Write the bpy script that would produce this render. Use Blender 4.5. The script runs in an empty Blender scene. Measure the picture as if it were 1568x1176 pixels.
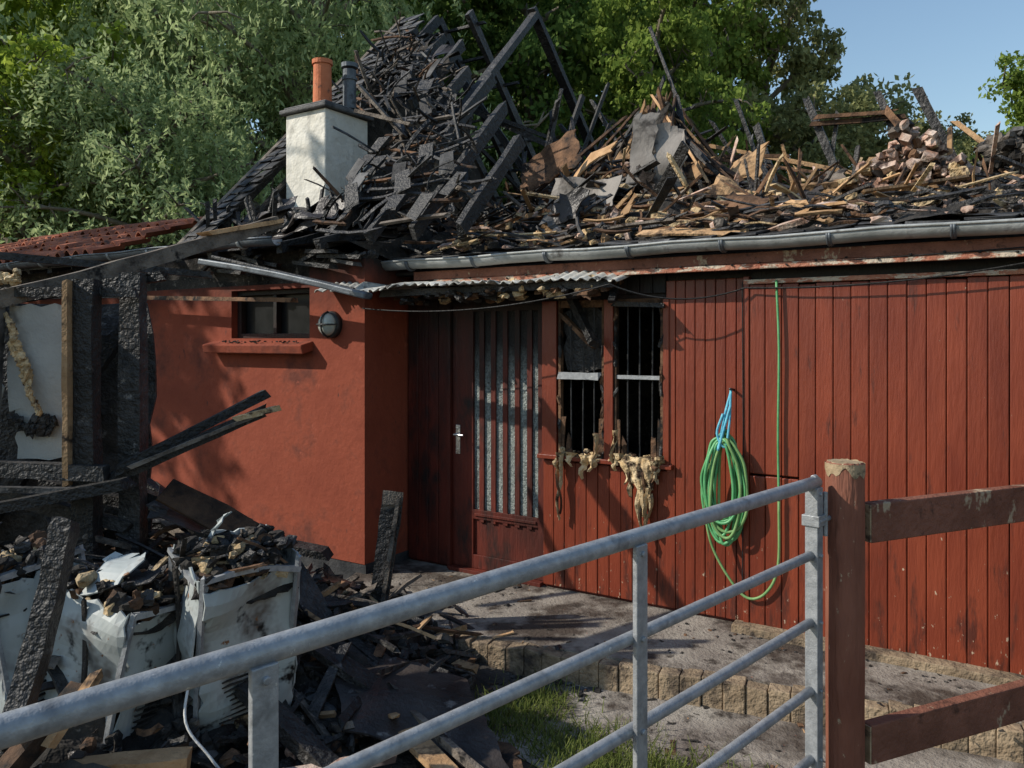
import bpy, math, random
import numpy as np
from mathutils import Vector, Matrix, noise as mnoise
random.seed(7)
R=random.uniform
scene=bpy.context.scene
# ------------------------------------------------------------------ materials
def mixn(nt,fac,a,b,blend='MIX'):
    n=nt.nodes.new('ShaderNodeMix'); n.data_type='RGBA'; n.blend_type=blend
    for i,val in ((0,fac),(6,a),(7,b)):
        if isinstance(val,bpy.types.NodeSocket): nt.links.new(val,n.inputs[i])
        elif i==0: n.inputs[0].default_value=val
        else: n.inputs[i].default_value=(*val,1)
    return n.outputs[2]
def maprange(nt,v,a,b,c=0,d=1):
    n=nt.nodes.new('ShaderNodeMapRange'); nt.links.new(v,n.inputs[0])
    for i,x in enumerate((a,b,c,d)): n.inputs[i+1].default_value=x
    return n.outputs[0]
def noisen(nt,co,scale,vs=(1,1,1),detail=3,rough=.6):
    mp=nt.nodes.new('ShaderNodeMapping'); mp.inputs['Scale'].default_value=vs
    nt.links.new(co,mp.inputs[0])
    n=nt.nodes.new('ShaderNodeTexNoise'); n.inputs['Scale'].default_value=scale
    n.inputs['Detail'].default_value=detail; n.inputs['Roughness'].default_value=rough
    nt.links.new(mp.outputs[0],n.inputs['Vector'])
    return n.outputs['Fac']
def madd(nt,a,b,op='ADD'):
    ad=nt.nodes.new('ShaderNodeMath'); ad.operation=op
    for i,x in enumerate((a,b)):
        if isinstance(x,bpy.types.NodeSocket): nt.links.new(x,ad.inputs[i])
        else: ad.inputs[i].default_value=x
    return ad.outputs[0]
def mat(name,c1,c2,scale=6,vs=(1,1,1),rough=.8,bump=.3,bscale=40,bvs=(1,1,1),metal=0,flecks=(),island=0,spec=.3,low=0,lowh=.8,soot_shade=None):
    m=bpy.data.materials.new(name); m.use_nodes=True; nt=m.node_tree
    b=nt.nodes['Principled BSDF']
    tc=nt.nodes.new('ShaderNodeTexCoord'); co=tc.outputs['Object']
    sx=nt.nodes.new('ShaderNodeSeparateXYZ'); nt.links.new(co,sx.inputs[0])
    f=maprange(nt,noisen(nt,co,scale,vs),.35,.65)
    col=mixn(nt,f,c1,c2)
    for (fc,fs,thr,fvs,soft) in flecks:
        n=noisen(nt,co,fs,fvs,4,.7)
        if low: n=madd(nt,n,maprange(nt,sx.outputs[2],0,lowh,low,0))
        col=mixn(nt,maprange(nt,n,thr,thr+soft),col,fc)
    if soot_shade:  # darkens with height: soot on walls, painted canopy shade on door glass
        z=madd(nt,sx.outputs[2],madd(nt,madd(nt,noisen(nt,co,3.0,(1,1,.6),5,.7),-.5),soot_shade[2],'MULTIPLY'))
        k=maprange(nt,z,soot_shade[0],soot_shade[1])
        xx=maprange(nt,sx.outputs[0],soot_shade[3],soot_shade[4],1,soot_shade[5])
        col=mixn(nt,madd(nt,k,xx,'MULTIPLY'),col,(.012,.010,.009))
    if island:
        g=nt.nodes.new('ShaderNodeNewGeometry')
        hv=nt.nodes.new('ShaderNodeHueSaturation'); nt.links.new(col,hv.inputs['Color'])
        nt.links.new(maprange(nt,g.outputs['Random Per Island'],0,1,1-island,1+island),hv.inputs['Value'])
        col=hv.outputs[0]
    nt.links.new(col,b.inputs['Base Color'])
    b.inputs['Roughness'].default_value=rough; b.inputs['Metallic'].default_value=metal
    b.inputs['Specular IOR Level'].default_value=spec
    if bump:
        bn=nt.nodes.new('ShaderNodeBump'); bn.inputs['Strength'].default_value=bump; bn.inputs['Distance'].default_value=.02
        nt.links.new(noisen(nt,co,bscale,bvs,2,.65),bn.inputs['Height']); nt.links.new(bn.outputs[0],b.inputs['Normal'])
    return m
PALE=(.40,.30,.21)
m_board=mat('red_board_paint',(.145,.025,.011),(.205,.040,.017),5,(1,1,.25),.42,.2,60,(1,1,.15),island=.10,low=.10,lowh=.9,spec=.4,
            flecks=[((.08,.02,.012),14,.60,(1,1,.2),.12),(PALE,34,.72,(1,1,.5),.02)],soot_shade=(2.0,2.35,.5,0,2.2,.35))
m_boarddk=mat('red_board_scorched',(.05,.010,.006),(.12,.020,.011),4,(1,1,.3),.6,.35,50,(1,1,.15),island=.2,
            flecks=[((.012,.009,.008),5,.50,(1,1,.5),.2)],soot_shade=(1.3,2.1,.8,0,2.2,1))
m_render=mat('red_render',(.205,.044,.022),(.26,.060,.030),2.2,rough=.9,bump=.3,bscale=16,
            flecks=[((.125,.034,.021),2.2,.53,(1,1,1),.15),((.33,.085,.05),9,.64,(1,1,1),.1),((.08,.03,.022),14,.66,(1,1,.4),.06)],soot_shade=(1.95,2.38,.6,-9,-8,1))
m_plinth=mat('black_plinth',(.02,.022,.025),(.05,.05,.052),8)
m_char=mat('charred_wood',(.009,.009,.009),(.036,.033,.031),9,(1,1,1),.6,.9,34,island=.6,spec=.45,
            flecks=[((.14,.13,.12),11,.62,(1,1,1),.1)])
m_scorch=mat('scorched_brown_wood',(.055,.03,.017),(.17,.092,.05),7,rough=.85,bump=.5,bscale=40,island=.5,
            flecks=[((.012,.01,.009),5,.50,(1,1,1),.12)])
m_tan=mat('raw_wood',(.30,.175,.085),(.44,.28,.15),8,rough=.85,bump=.4,bscale=50,island=.4,
            flecks=[((.03,.02,.014),5,.53,(1,1,1),.12)])
m_slate=mat('grey_slate',(.035,.035,.037),(.10,.098,.096),6,rough=.7,bump=.4,island=.6,flecks=[((.010,.010,.010),4,.50,(1,1,1),.15)])
m_grey=mat('grey_weathered_beam',(.08,.065,.053),(.19,.16,.13),9,rough=.85,bump=.7,bscale=40,flecks=[((.015,.013,.012),6,.54,(1,1,1),.1)])
m_insul=mat('insulation_foam',(.38,.26,.13),(.54,.42,.26),14,rough=.95,bump=1,bscale=30,island=.3,
            flecks=[((.05,.03,.02),9,.54,(1,1,1),.1)])
m_brick=mat('rubble_brick',(.36,.20,.14),(.54,.44,.37),9,rough=.95,bump=.6,island=.4,flecks=[((.09,.06,.05),6,.52,(1,1,1),.1)])
m_ash=mat('ash_rubble',(.012,.011,.010),(.05,.044,.038),6,rough=.95,bump=1,bscale=25,flecks=[((.16,.14,.12),16,.60,(1,1,1),.08)])
m_enamel=mat('sooty_white_enamel',(.30,.33,.32),(.47,.50,.49),3,rough=.5,bump=.15,bscale=8,
            flecks=[((.15,.135,.12),3.0,.52,(1,1,1),.15),((.012,.01,.01),5,.575,(1,1,1),.08),((.20,.09,.04),9,.63,(1,1,1),.05)])
m_galv=mat('galvanised_steel',(.24,.25,.26),(.36,.37,.38),30,rough=.5,bump=.12,bscale=120,metal=.3,spec=.5,
            flecks=[((.13,.135,.14),7,.57,(1,1,1),.15),((.55,.55,.53),45,.66,(1,1,1),.04)])
m_gutter=mat('zinc_gutter',(.24,.25,.24),(.40,.41,.40),5,rough=.55,bump=.15,metal=.2,flecks=[((.06,.05,.045),5,.58,(1,1,1),.15)])
m_gutdk=mat('sooty_gutter',(.07,.08,.09),(.16,.18,.20),5,rough=.5,bump=.15,metal=.3,flecks=[((.02,.02,.02),5,.52,(1,1,1),.15)])
m_post=mat('brown_fence_paint',(.17,.060,.036),(.24,.095,.06),7,(1,1,.4),.7,.5,45,(1,1,.2),
            flecks=[((.36,.27,.18),30,.66,(1,1,.5),.03),((.07,.03,.02),8,.56,(1,1,.2),.12)])
m_endgrain=mat('weathered_end_grain',(.26,.19,.11),(.40,.30,.19),25,rough=.9,flecks=[((.1,.07,.05),18,.55,(1,1,1),.1)])
m_rail=mat('weathered_rail_paint',(.14,.055,.034),(.22,.09,.058),6,rough=.75,bump=.5,bscale=40,
            flecks=[((.36,.27,.18),8,.60,(1,1,.6),.05),((.07,.03,.02),11,.58,(1,1,1),.12)])
m_peel=mat('peeling_fascia_paint',(.30,.10,.06),(.42,.2,.13),9,(1,1,1),.8,.5,flecks=[((.5,.42,.33),7,.50,(1,1,3),.05),((.05,.03,.02),5,.58,(1,1,1),.1)])
m_chim=mat('white_chimney_render',(.62,.59,.51),(.74,.71,.63),5,rough=.9,bump=.8,bscale=12,
            flecks=[((.40,.38,.33),5,.57,(1,1,.4),.15),((.10,.09,.08),7,.65,(1,1,.4),.08)])
m_clay=mat('clay_pot',(.48,.14,.06),(.56,.19,.09),6,rough=.8,flecks=[((.12,.06,.04),8,.6,(1,1,1),.1)])
m_tile=mat('clay_roof_tile',(.28,.085,.045),(.42,.15,.08),4,rough=.85,island=.35,flecks=[((.10,.06,.045),7,.54,(1,1,1),.12)])
m_dkmetal=mat('dark_metal',(.03,.03,.032),(.07,.07,.07),6,rough=.5,metal=.5)
m_steel=mat('steel',(.5,.5,.5),(.6,.6,.6),6,rough=.3,metal=.9)
m_hose=mat('green_hose_plastic',(.07,.27,.10),(.12,.38,.16),9,rough=.45,bump=.1,spec=.5)
m_hosey=mat('garden_hose_pale',(.13,.26,.09),(.20,.34,.13),9,rough=.5,bump=.1)
m_rope=mat('blue_rope_fibre',(.08,.33,.48),(.16,.5,.6),30,rough=.8)
m_wire=mat('black_cable',(.01,.01,.01),(.02,.02,.02),6,rough=.6)
m_wwire=mat('white_cable',(.5,.5,.48),(.6,.6,.58),6,rough=.6)
m_glass=mat('pebbled_door_glass',(.09,.105,.10),(.27,.30,.28),70,rough=.35,bump=.6,bscale=90,spec=.35,flecks=[((.05,.045,.04),4,.50,(1,1,.4),.2)],soot_shade=(1.40,1.7,.5,0,2,1))  # streaks are soot; dark upper half is canopy shade put into the colour
m_dkglass=mat('dark_window_glass',(.010,.011,.012),(.02,.021,.022),6,rough=.3,bump=0,spec=.1)
m_globe=mat('lamp_globe_glass',(.30,.32,.28),(.42,.44,.40),12,rough=.25,bump=0,spec=.6)
m_conc=mat('concrete_slab',(.165,.14,.12),(.30,.27,.23),2.5,rough=.8,bump=.6,bscale=45,
            flecks=[((.06,.046,.036),1.6,.46,(1,1,1),.12),((.04,.032,.026),6,.55,(1,1,1),.12),((.20,.06,.04),22,.68,(1,1,1),.03)])
m_kerb=mat('kerb_brick',(.20,.145,.092),(.31,.235,.155),7,rough=.9,bump=.9,bscale=30,island=.15,flecks=[((.05,.038,.03),4,.48,(1,1,1),.15)])
m_canopy=mat('corrugated_sheet',(.42,.41,.37),(.60,.59,.55),5,rough=.6,bump=.2,flecks=[((.03,.028,.025),4,.50,(1,1,1),.1)])
m_sheetdk=mat('burnt_sheet',(.018,.015,.014),(.06,.05,.045),3,rough=.4,bump=.3,flecks=[((.14,.13,.12),8,.62,(1,1,1),.08)])
m_panel=mat('grey_metal_panel',(.16,.14,.12),(.26,.235,.21),3,rough=.6,bump=.2,flecks=[((.06,.05,.042),4,.55,(1,1,1),.12)])
m_plaster=mat('plasterboard',(.36,.36,.34),(.46,.46,.43),3,rough=.85,flecks=[((.12,.11,.10),3,.53,(1,1,1),.15)])
m_ground=mat('yard_ground',(.045,.034,.024),(.11,.085,.06),1.2,rough=.95,bump=1,bscale=18,
            flecks=[((.03,.055,.015),1.0,.56,(1,1,1),.1),((.22,.19,.15),9,.66,(1,1,1),.08)])
def leafmat(name,dark,light,tr=.45):
    m=bpy.data.materials.new(name); m.use_nodes=True; nt=m.node_tree; nt.nodes.clear()
    out=nt.nodes.new('ShaderNodeOutputMaterial'); d=nt.nodes.new('ShaderNodeBsdfDiffuse'); t=nt.nodes.new('ShaderNodeBsdfTranslucent')
    mx=nt.nodes.new('ShaderNodeMixShader'); mx.inputs[0].default_value=tr
    g=nt.nodes.new('ShaderNodeNewGeometry'); tc=nt.nodes.new('ShaderNodeTexCoord')
    n=maprange(nt,noisen(nt,tc.outputs['Object'],.55,detail=1),.38,.62)
    c1=mixn(nt,g.outputs['Random Per Island'],dark,light)
    dk=tuple(x*.65 for x in dark)
    col=mixn(nt,madd(nt,n,.45,'MULTIPLY'),c1,mixn(nt,g.outputs['Random Per Island'],dk,dark))
    nt.links.new(col,d.inputs[0]); nt.links.new(col,t.inputs[0])
    nt.links.new(d.outputs[0],mx.inputs[1]); nt.links.new(t.outputs[0],mx.inputs[2]); nt.links.new(mx.outputs[0],out.inputs[0])
    return m
l_broad=leafmat('leaf_broad',(.14,.22,.045),(.36,.44,.10))
l_dark=leafmat('leaf_dark',(.07,.13,.035),(.22,.31,.08))
l_willow=leafmat('leaf_willow',(.28,.37,.16),(.54,.62,.32))
l_yell=leafmat('leaf_yellowish',(.20,.29,.04),(.46,.55,.09))
l_olive=leafmat('leaf_olive',(.20,.22,.09),(.44,.44,.20))
l_grass=leafmat('grass_blades',(.08,.12,.025),(.28,.31,.10))
m_bark=mat('bark',(.14,.12,.09),(.26,.22,.17),5,(1,1,.3),.95,.8)
# ------------------------------------------------------------------ mesh builder
class MB:
    def __init__(s): s.v=[];s.f=[];s.m=[]
    def add(s,vs,fs,m):
        o=len(s.v); s.v+= [tuple(x) for x in vs]; s.f+=[tuple(i+o for i in f) for f in fs]; s.m+=[m]*len(fs)
    def box(s,x0,x1,y0,y1,z0,z1,m=0):
        s.add([(x0,y0,z0),(x1,y0,z0),(x1,y1,z0),(x0,y1,z0),(x0,y0,z1),(x1,y0,z1),(x1,y1,z1),(x0,y1,z1)],
              [(0,3,2,1),(4,5,6,7),(0,1,5,4),(1,2,6,5),(2,3,7,6),(3,0,4,7)],m)
    def plank(s,a,b,W,T,m=0,up=(0,0,1),jag=0,seg=4,bend=0):
        a=Vector(a);b=Vector(b);d=(b-a);L=d.length;d.normalize()
        up=Vector(up)
        if abs(d.dot(up.normalized()))>.97: up=Vector((.3,1,.1))
        x=d.cross(up).normalized(); y=x.cross(d).normalized()
        vs=[];fs=[]
        for i in range(seg+1):
            t=i/seg; off=y*(bend*math.sin(math.pi*t))
            w=W/2*(R(.84,1.08) if jag else 1); h=T/2*(R(.85,1.1) if jag else 1)
            for (p,q) in ((-1,-1),(1,-1),(1,1),(-1,1)):
                e=0
                if jag and i in (0,seg): e=R(-jag,jag)
                vs.append(a+d*(L*t+e)+x*(p*w)+y*(q*h)+off)
        for i in range(seg):
            o=i*4
            for k in range(4): fs.append((o+k,o+(k+1)%4,o+4+(k+1)%4,o+4+k))
        fs.append((3,2,1,0)); o=seg*4; fs.append((o,o+1,o+2,o+3))
        s.add(vs,fs,m)
    def tube(s,pts,rad,m=0,n=8,cap=True):
        pts=[Vector(p) for p in pts]
        if not hasattr(rad,'__len__'): rad=[rad]*len(pts)
        vs=[];fs=[];prev=None
        for i,p in enumerate(pts):
            d=(pts[min(i+1,len(pts)-1)]-pts[max(i-1,0)]).normalized()
            if prev is None:
                x=d.cross(Vector((0,0,1)) if abs(d.z)<.9 else Vector((1,0,0))).normalized()
            else:
                x=(prev-d*prev.dot(d)).normalized()
            prev=x; y=d.cross(x)
            for k in range(n):
                a=2*math.pi*k/n; vs.append(p+(x*math.cos(a)+y*math.sin(a))*rad[i])
        for i in range(len(pts)-1):
            for k in range(n): fs.append((i*n+k,i*n+(k+1)%n,(i+1)*n+(k+1)%n,(i+1)*n+k))
        if cap: fs.append(tuple(range(n))[::-1]); fs.append(tuple(range((len(pts)-1)*n,len(pts)*n)))
        s.add(vs,fs,m)
    def chunk(s,c,r,m=0,flat=.7,jit=.35):
        if not hasattr(r,'__len__'): r=(r,r,r*flat)
        vs=[];fs=[]
        rot=Matrix.Rotation(R(0,6.28),3,'Z')@Matrix.Rotation(R(-.5,.5),3,'X')
        idx={}
        for i in range(3):
            for j in range(3):
                for k in range(3):
                    if i==1 and j==1 and k==1: continue
                    p=Vector((i-1,j-1,k-1)); ln=p.length
                    p=p*(1/ln*(.75+.25*ln)); p*= 1+R(-jit,jit)
                    p=Vector((p.x*r[0],p.y*r[1],p.z*r[2])); idx[(i,j,k)]=len(vs); vs.append(rot@p+Vector(c))
        for ax in range(3):
            for sd in (0,2):
                for a in range(2):
                    for b in range(2):
                        q=[]
                        for (da,db) in ((0,0),(1,0),(1,1),(0,1)):
                            t=[0,0,0]; t[ax]=sd; o=[x for x in range(3) if x!=ax]; t[o[0]]=a+da; t[o[1]]=b+db; q.append(idx[tuple(t)])
                        if (sd==0)!=(ax==1): q=q[::-1]
                        fs.append((q[0],q[1],q[2])); fs.append((q[0],q[2],q[3]))
        s.add(vs,fs,m)
    def sheet(s,o,u,v,nu,nv,amp,m=0,fr=3,rag=0,thick=.006):
        o=Vector(o);u=Vector(u);v=Vector(v);n=u.cross(v).normalized();sd=Vector((R(0,50),R(0,50),R(0,50)))
        top=[]
        for i in range(nu+1):
            for j in range(nv+1):
                p=o+u*(i/nu)+v*(j/nv); d=amp*mnoise.noise(p*fr+sd)*1.6
                e=Vector((0,0,0))
                if rag and (i in(0,nu) or j in (0,nv)): e=(u.normalized()*R(-rag,rag)+v.normalized()*R(-rag,rag))
                top.append(p+n*d+e)
        k=len(top); vs=top+[p-n*thick for p in top]; fs=[]
        W=nv+1
        for i in range(nu):
            for j in range(nv):
                a=i*W+j; q=(a,a+W,a+W+1,a+1); fs.append(q); fs.append(tuple(x+k for x in q[::-1]))
        for i in range(nu):
            a=i*W; fs.append((a,a+k,a+W+k,a+W)); a=i*W+nv; fs.append((a,a+W,a+W+k,a+k))
        for j in range(nv):
            a=j; fs.append((a,a+1,a+1+k,a+k)); a=nu*W+j; fs.append((a,a+k,a+1+k,a+1))
        s.add(vs,fs,m)
    def build(s,name,mats,parent=None,loc=None,rotz=0,smooth=False,bevel=0):
        me=bpy.data.meshes.new(name); me.from_pydata(s.v,[],s.f)
        for m in mats: me.materials.append(m)
        me.polygons.foreach_set('material_index',s.m)
        if smooth: me.polygons.foreach_set('use_smooth',[True]*len(s.f))
        me.update()
        ob=bpy.data.objects.new(name,me); scene.collection.objects.link(ob)
        if parent: ob.parent=parent
        if loc: ob.location=loc
        ob.rotation_euler[2]=rotz
        if bevel:
            b=ob.modifiers.new('bevel','BEVEL'); b.width=bevel; b.segments=2; b.limit_method='ANGLE'
        return ob
def empty(name,loc=(0,0,0),rotz=0):
    e=bpy.data.objects.new(name,None); scene.collection.objects.link(e); e.location=loc; e.rotation_euler[2]=rotz; e.empty_display_size=.2; return e
def catmull(P,n=8):
    P=[Vector(p) for p in P]; P=[P[0]*2-P[1]]+P+[P[-1]*2-P[-2]]; out=[]
    for i in range(1,len(P)-2):
        for k in range(n):
            t=k/n; a,b,c,d=P[i-1:i+3]
            out.append(.5*((2*b)+(c-a)*t+(2*a-5*b+4*c-d)*t*t+(3*b-a-3*c+d)*t**3))
    out.append(P[-2]); return out
DEB=[m_char,m_scorch,m_tan,m_slate,m_insul,m_brick,m_ash,m_sheetdk,m_grey,m_panel]
def rdir(tilt=.5):
    a=R(0,2*math.pi); return Vector((math.cos(a),math.sin(a),R(-tilt,tilt))).normalized()
# ------------------------------------------------------------------ HOUSE (local: x along wall, y into house)
ANG=math.atan2(-.54,.84)
H=empty('burned_house',(.258,5.67,0),ANG)
b=MB()
def boards(s0,s1,w,z0,z1,r0,th,m,zj=0,gap=.003):
    n=max(1,round((s1-s0)/w)); w=(s1-s0)/n
    for i in range(n):
        j=R(-.0025,.0025); b.box(s0+i*w+gap/2,s0+(i+1)*w-gap/2,r0+j,r0+th,z0+R(0,zj),z1-R(0,zj*.3),m)
boards(-1.30,-.90,.1,.02,2.2,.02,.02,1)
boards(-.045,.9,.088,.02,.90,0,.02,0)
boards(.875,1.40,.066,.02,2.13,0,.02,0)
boards(-.045,.875,.088,2.05,2.2,0,.02,1)
boards(1.43,1.72,.096,.945,2.08,-.06,.022,0); boards(1.43,1.72,.096,.0,.94,-.062,.022,0,zj=.03)
boards(1.72,6,.096,.0,2.08,-.06,.022,0,zj=.035)
b.build('wall_boards',[m_board,m_boarddk],H,bevel=.006)
b=MB()
b.box(-1.30,-.05,.06,.10,2.04,2.3,1); b.box(-1.30,-.9,.045,.10,0,2.04,1)
b.box(-.05,.9,.022,.09,0,.93,1); b.box(.862,6,.022,.09,0,2.3,1); b.box(-.05,.862,.022,.09,2.02,2.3,1)
b.box(-.05,.068,-.01,.085,.93,2.02,0); b.box(.436,.504,-.012,.07,.93,2.02,0); b.box(.858,.90,-.01,.08,.93,2.02,0)
b.box(-.07,.93,-.045,.05,.915,.945,0)
b.box(1.398,1.432,-.07,.022,0,2.13,0)
b.box(1.40,6,-.075,-.03,2.083,2.11,3)
b.box(-1.3,6,-.13,.05,2.245,2.27,1)
b.box(-1.1,6,-.155,-.13,2.20,2.265,2); b.box(-.9,6,-.165,-.132,2.165,2.198,3)
b.box(1.43,6,-.02,.022,2.11,2.245,1)
b.build('wall_trim',[m_board,m_boarddk,m_rail,m_peel],H,bevel=.004)
b=MB()
b.box(-8,-2.84,-.46,-.22,.07,2.2,0); b.box(-2.84,-1.90,-.46,-.22,.07,1.76,0); b.box(-1.90,-1.318,-.46,-.22,.07,2.36,0)
b.box(-2.84,-1.90,-.46,-.22,2.16,2.2,0)
b.box(-1.50,-1.318,-.22,.08,.07,2.36,0)
b.box(-8,-1.312,-.454,-.20,-.16,.07,1); b.box(-1.5,-1.312,-.2,.08,-.16,.07,1)
b.box(6,6.2,-.02,5.5,-.15,2.3,0); b.box(-8,6.2,5.5,5.7,-.15,2.3,0); b.box(-8.2,-8,-.46,5.7,-.15,2.3,0)
b.build('rendered_walls',[m_render,m_plinth],H)
b=MB()
b.box(-8,6,.10,5.5,-.1,.006,0); b.box(-3.4,6,1.6,1.65,.006,2.35,0); b.box(-3.4,-1.52,-.1,-.05,.01,2.3,0)
b.box(-8,-1.92,-.40,-.2,2.2,2.5,0)
b.build('charred_interior',[m_ash],H)
b=MB()
b.box(-2.84,-1.90,-.34,-.32,1.76,2.16,0)
for (x0,x1,z0,z1) in ((-2.84,-2.79,1.76,2.16),(-1.95,-1.90,1.76,2.16),(-2.79,-1.95,1.76,1.80),(-2.79,-1.95,2.12,2.16),(-2.39,-2.35,1.80,2.12)):
    b.box(x0,x1,-.40,-.345,z0,z1,1)
b.build('wing_window',[m_dkglass,m_boarddk],H,bevel=.004)
b=MB()
b.plank((-3.07,-.5,1.69),(-1.86,-.5,1.69),.16,.075,0,up=(0,-.25,1))
b.build('window_sill',[m_render],H,bevel=.01)
b=MB()
for i in range(50): b.chunk((R(-3,-1.9),R(-.57,-.48),1.733+R(-.01,.006)),(R(.004,.015),R(.004,.015),.005),0)
b.build('sill_soot',[m_ash],H)
b=MB()
c=Vector((-1.65,-.47,1.865))
n=24
b.tube([c+Vector((0,.012,0)),c+Vector((0,-.04,0))],[.105,.10],0,n)
b.tube([c+Vector((0,-.04-.06*math.sin(t),0)) for t in np.linspace(0,1.45,8)],[.088*math.cos(t) for t in np.linspace(0,1.45,8)],1,n)
b.tube(catmull([c+Vector((0,-.04,.1)),c+Vector((0,-.095,.06)),c+Vector((0,-.112,0)),c+Vector((0,-.095,-.06)),c+Vector((0,-.04,-.1))],5),.007,0,6)
b.tube(catmull([c+Vector((-.1,-.04,0)),c+Vector((-.06,-.095,0)),c+Vector((0,-.112,0)),c+Vector((.06,-.095,0)),c+Vector((.1,-.04,0))],5),.007,0,6)
b.build('bulkhead_lamp',[m_dkmetal,m_globe],H,smooth=True)
# door
b=MB()
x0,x1=-.865,-.053
b.box(-.90,x0-.003,0,.085,0,2.08,1); b.box(x0,x1,0.0,.085,2.045,2.08,1)
b.box(x0,-.675,.03,.075,.03,2.04,0); b.box(-.105,x1,.03,.075,.03,2.04,0)
b.box(-.675,-.105,.032,.073,1.96,2.04,0); b.box(-.675,-.105,.032,.073,.40,.47,0); b.box(-.675,-.105,.032,.073,.03,.13,0)
b.box(-.675,-.105,.05,.062,.13,.40,0)
b.box(-.675,-.105,.050,.062,.47,1.96,2)
for i in range(5):
    xc=-.60+i*.105; b.box(xc-.021,xc+.021,.034,.0495,.38,1.99,0)
b.box(-.66,-.12,.022,.032,.425,.445,0)
b.box(x0,x1,-.03,.08,0,.028,1)
b.box(-.83,-.79,.020,.03,.88,1.10,3)
b.tube([(-.81,.02,1.03),(-.81,-.03,1.03),(-.72,-.035,1.03)],.009,3,8)
b.build('entrance_door',[m_boarddk,m_boarddk,m_glass,m_steel],H,bevel=.003)
# broken windows
b=MB()
for (a,c_) in ((.079,.434),(.506,.856)):
    b.box(a,a+.018,.0,.04,.95,2.02,0); b.box(c_-.018,c_,.0,.04,.95,2.02,0)
    b.box(a,c_,.005,.035,1.487,1.512,1)
    b.box(a+.02,c_-.02,.003,.035,1.97,2.02,0)
    for i in range(3):
        xx=a+(c_-a)*(i+1)/4; b.tube([(xx,.03,.96),(xx+R(-.01,.01),.03,1.99)],.0055,2,6)
    for k in range(14):
        z=R(.96,2.0); sd=random.choice((a+.012,c_-.012)); b.chunk((sd,.0,z),(R(.006,.014),.012,R(.02,.06)),random.choice((3,3,0)))
    for (q,zz) in ((.06,1.2),(.2,1.08),(.9,1.22),(.8,1.1)):
        xx=a+(c_-a)*q; b.plank((xx,.015,.95),(xx+R(-.02,.02),.01,zz),.035,.012,0,up=(0,1,0),jag=.03,seg=3)
b.sheet((.10,.05,1.54),(.30,0,0),(0,0,.42),4,4,.01,3,rag=.03)
b.plank((.1,-.005,1.93),(.36,-.01,1.70),.05,.03,0,jag=.03)
b.plank((.50,-.02,1.99),(.87,-.02,1.97),.05,.03,3,jag=.03); b.plank((.10,-.02,1.50),(.40,-.02,1.50),.05,.02,1,up=(0,1,0),jag=.03)
b.build('broken_windows',[m_scorch,m_galv,m_dkmetal,m_char],H)
b=MB()
def drip(s,z0,z1,w,m=0):
    n=9; vs=[];fs=[]; ph=R(0,6)
    for i in range(n+1):
        t=i/n; ww=w*(1-.85*t)*R(.55,1.2); x=s+.015*math.sin(ph+t*5); z=z0-(z0-z1)*t; y=-.052-.012*math.sin(ph+t*9)+R(-.006,.006)
        vs+=[(x-ww,y+.006,z+R(-.01,.01)),(x-ww*.3,y-.012-R(0,.012),z),(x+ww*.4,y-.010-R(0,.012),z),(x+ww,y+.006,z+R(-.01,.01))]
    for i in range(n):
        for k in range(3): fs.append((i*4+k,i*4+k+1,i*4+5+k,i*4+4+k))
    b.add(vs,fs,m)
for (s,z0,z1,w) in ((.12,.96,.50,.022),(.10,.97,.84,.04),(.20,.98,.88,.05),(.30,.97,.80,.06),(.36,.97,.86,.05),(.39,1.12,.88,.02),
                    (.55,1.0,.88,.05),(.62,.99,.80,.06),(.70,.98,.66,.07),(.76,.98,.60,.05),(.80,.97,.78,.06),(.74,.80,.42,.03),(.72,.9,.50,.045),(.84,1.0,.82,.04),(.66,.95,.72,.05),(.53,1.15,.9,.022),(.78,.75,.5,.02)):
    drip(s,z0,z1,w,0)
    if random.random()<.4: drip(s+R(-.03,.03),z0,z1+.05,w*.6,1)
for i in range(90):
    s=R(.09,.42) if random.random()<.4 else R(.5,.86)
    b.chunk((s,R(-.045,.03),R(.94,.985)),(R(.008,.03),.014,R(.006,.018)),0 if random.random()<.6 else 1)
b.build('melted_foam',[m_insul,m_scorch],H)
# gutters
def gutter(b,s0,s1,r,z,rad,drop=0):
    N=10;vs=[];fs=[];segs=int((s1-s0)/.3)+1
    for i in range(segs+1):
        s=s0+(s1-s0)*i/segs; zz=z-drop*i/segs+.006*math.sin(i*1.7)
        for k in range(N+1):
            a=math.pi+math.pi*k/N; vs.append((s,r+rad*math.cos(a),zz+rad*math.sin(a)))
        for k in range(N,-1,-1):
            a=math.pi+math.pi*k/N; vs.append((s,r+(rad-.005)*math.cos(a),zz+(rad-.005)*math.sin(a)))
    W=2*N+2
    for i in range(segs):
        for k in range(W): fs.append((i*W+k,(i+1)*W+k,(i+1)*W+(k+1)%W,i*W+(k+1)%W))
    fs.append(tuple(range(W))); fs.append(tuple(range(segs*W,segs*W+W))[::-1])
    b.add(vs,fs,0)
    b.tube([(s0+(s1-s0)*i/segs,r-rad,z+.004+.006*math.sin(i*1.7)) for i in range(segs+1)],.009,0,8)
    s=s0+.3
    while s<s1:
        pts=[(s,r+(rad+.004)*math.cos(math.pi+math.pi*k/8),z+(rad+.004)*math.sin(math.pi+math.pi*k/8)) for k in range(9)]
        pts2=[(s+.012,p[1],p[2]) for p in pts]
        b.tube(pts,.009,1,6); b.tube(pts2,.009,1,6)
        s+=.60
b=MB(); gutter(b,-1.38,6.1,-.215,2.335,.058); b.build('gutter',[m_gutter,m_gutdk],H,smooth=True)
b=MB(); gutter(b,-8.1,-2.0,-.70,2.53,.055); b.build('wing_gutter',[m_gutdk,m_gutter],H,smooth=True)
b=MB()
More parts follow.
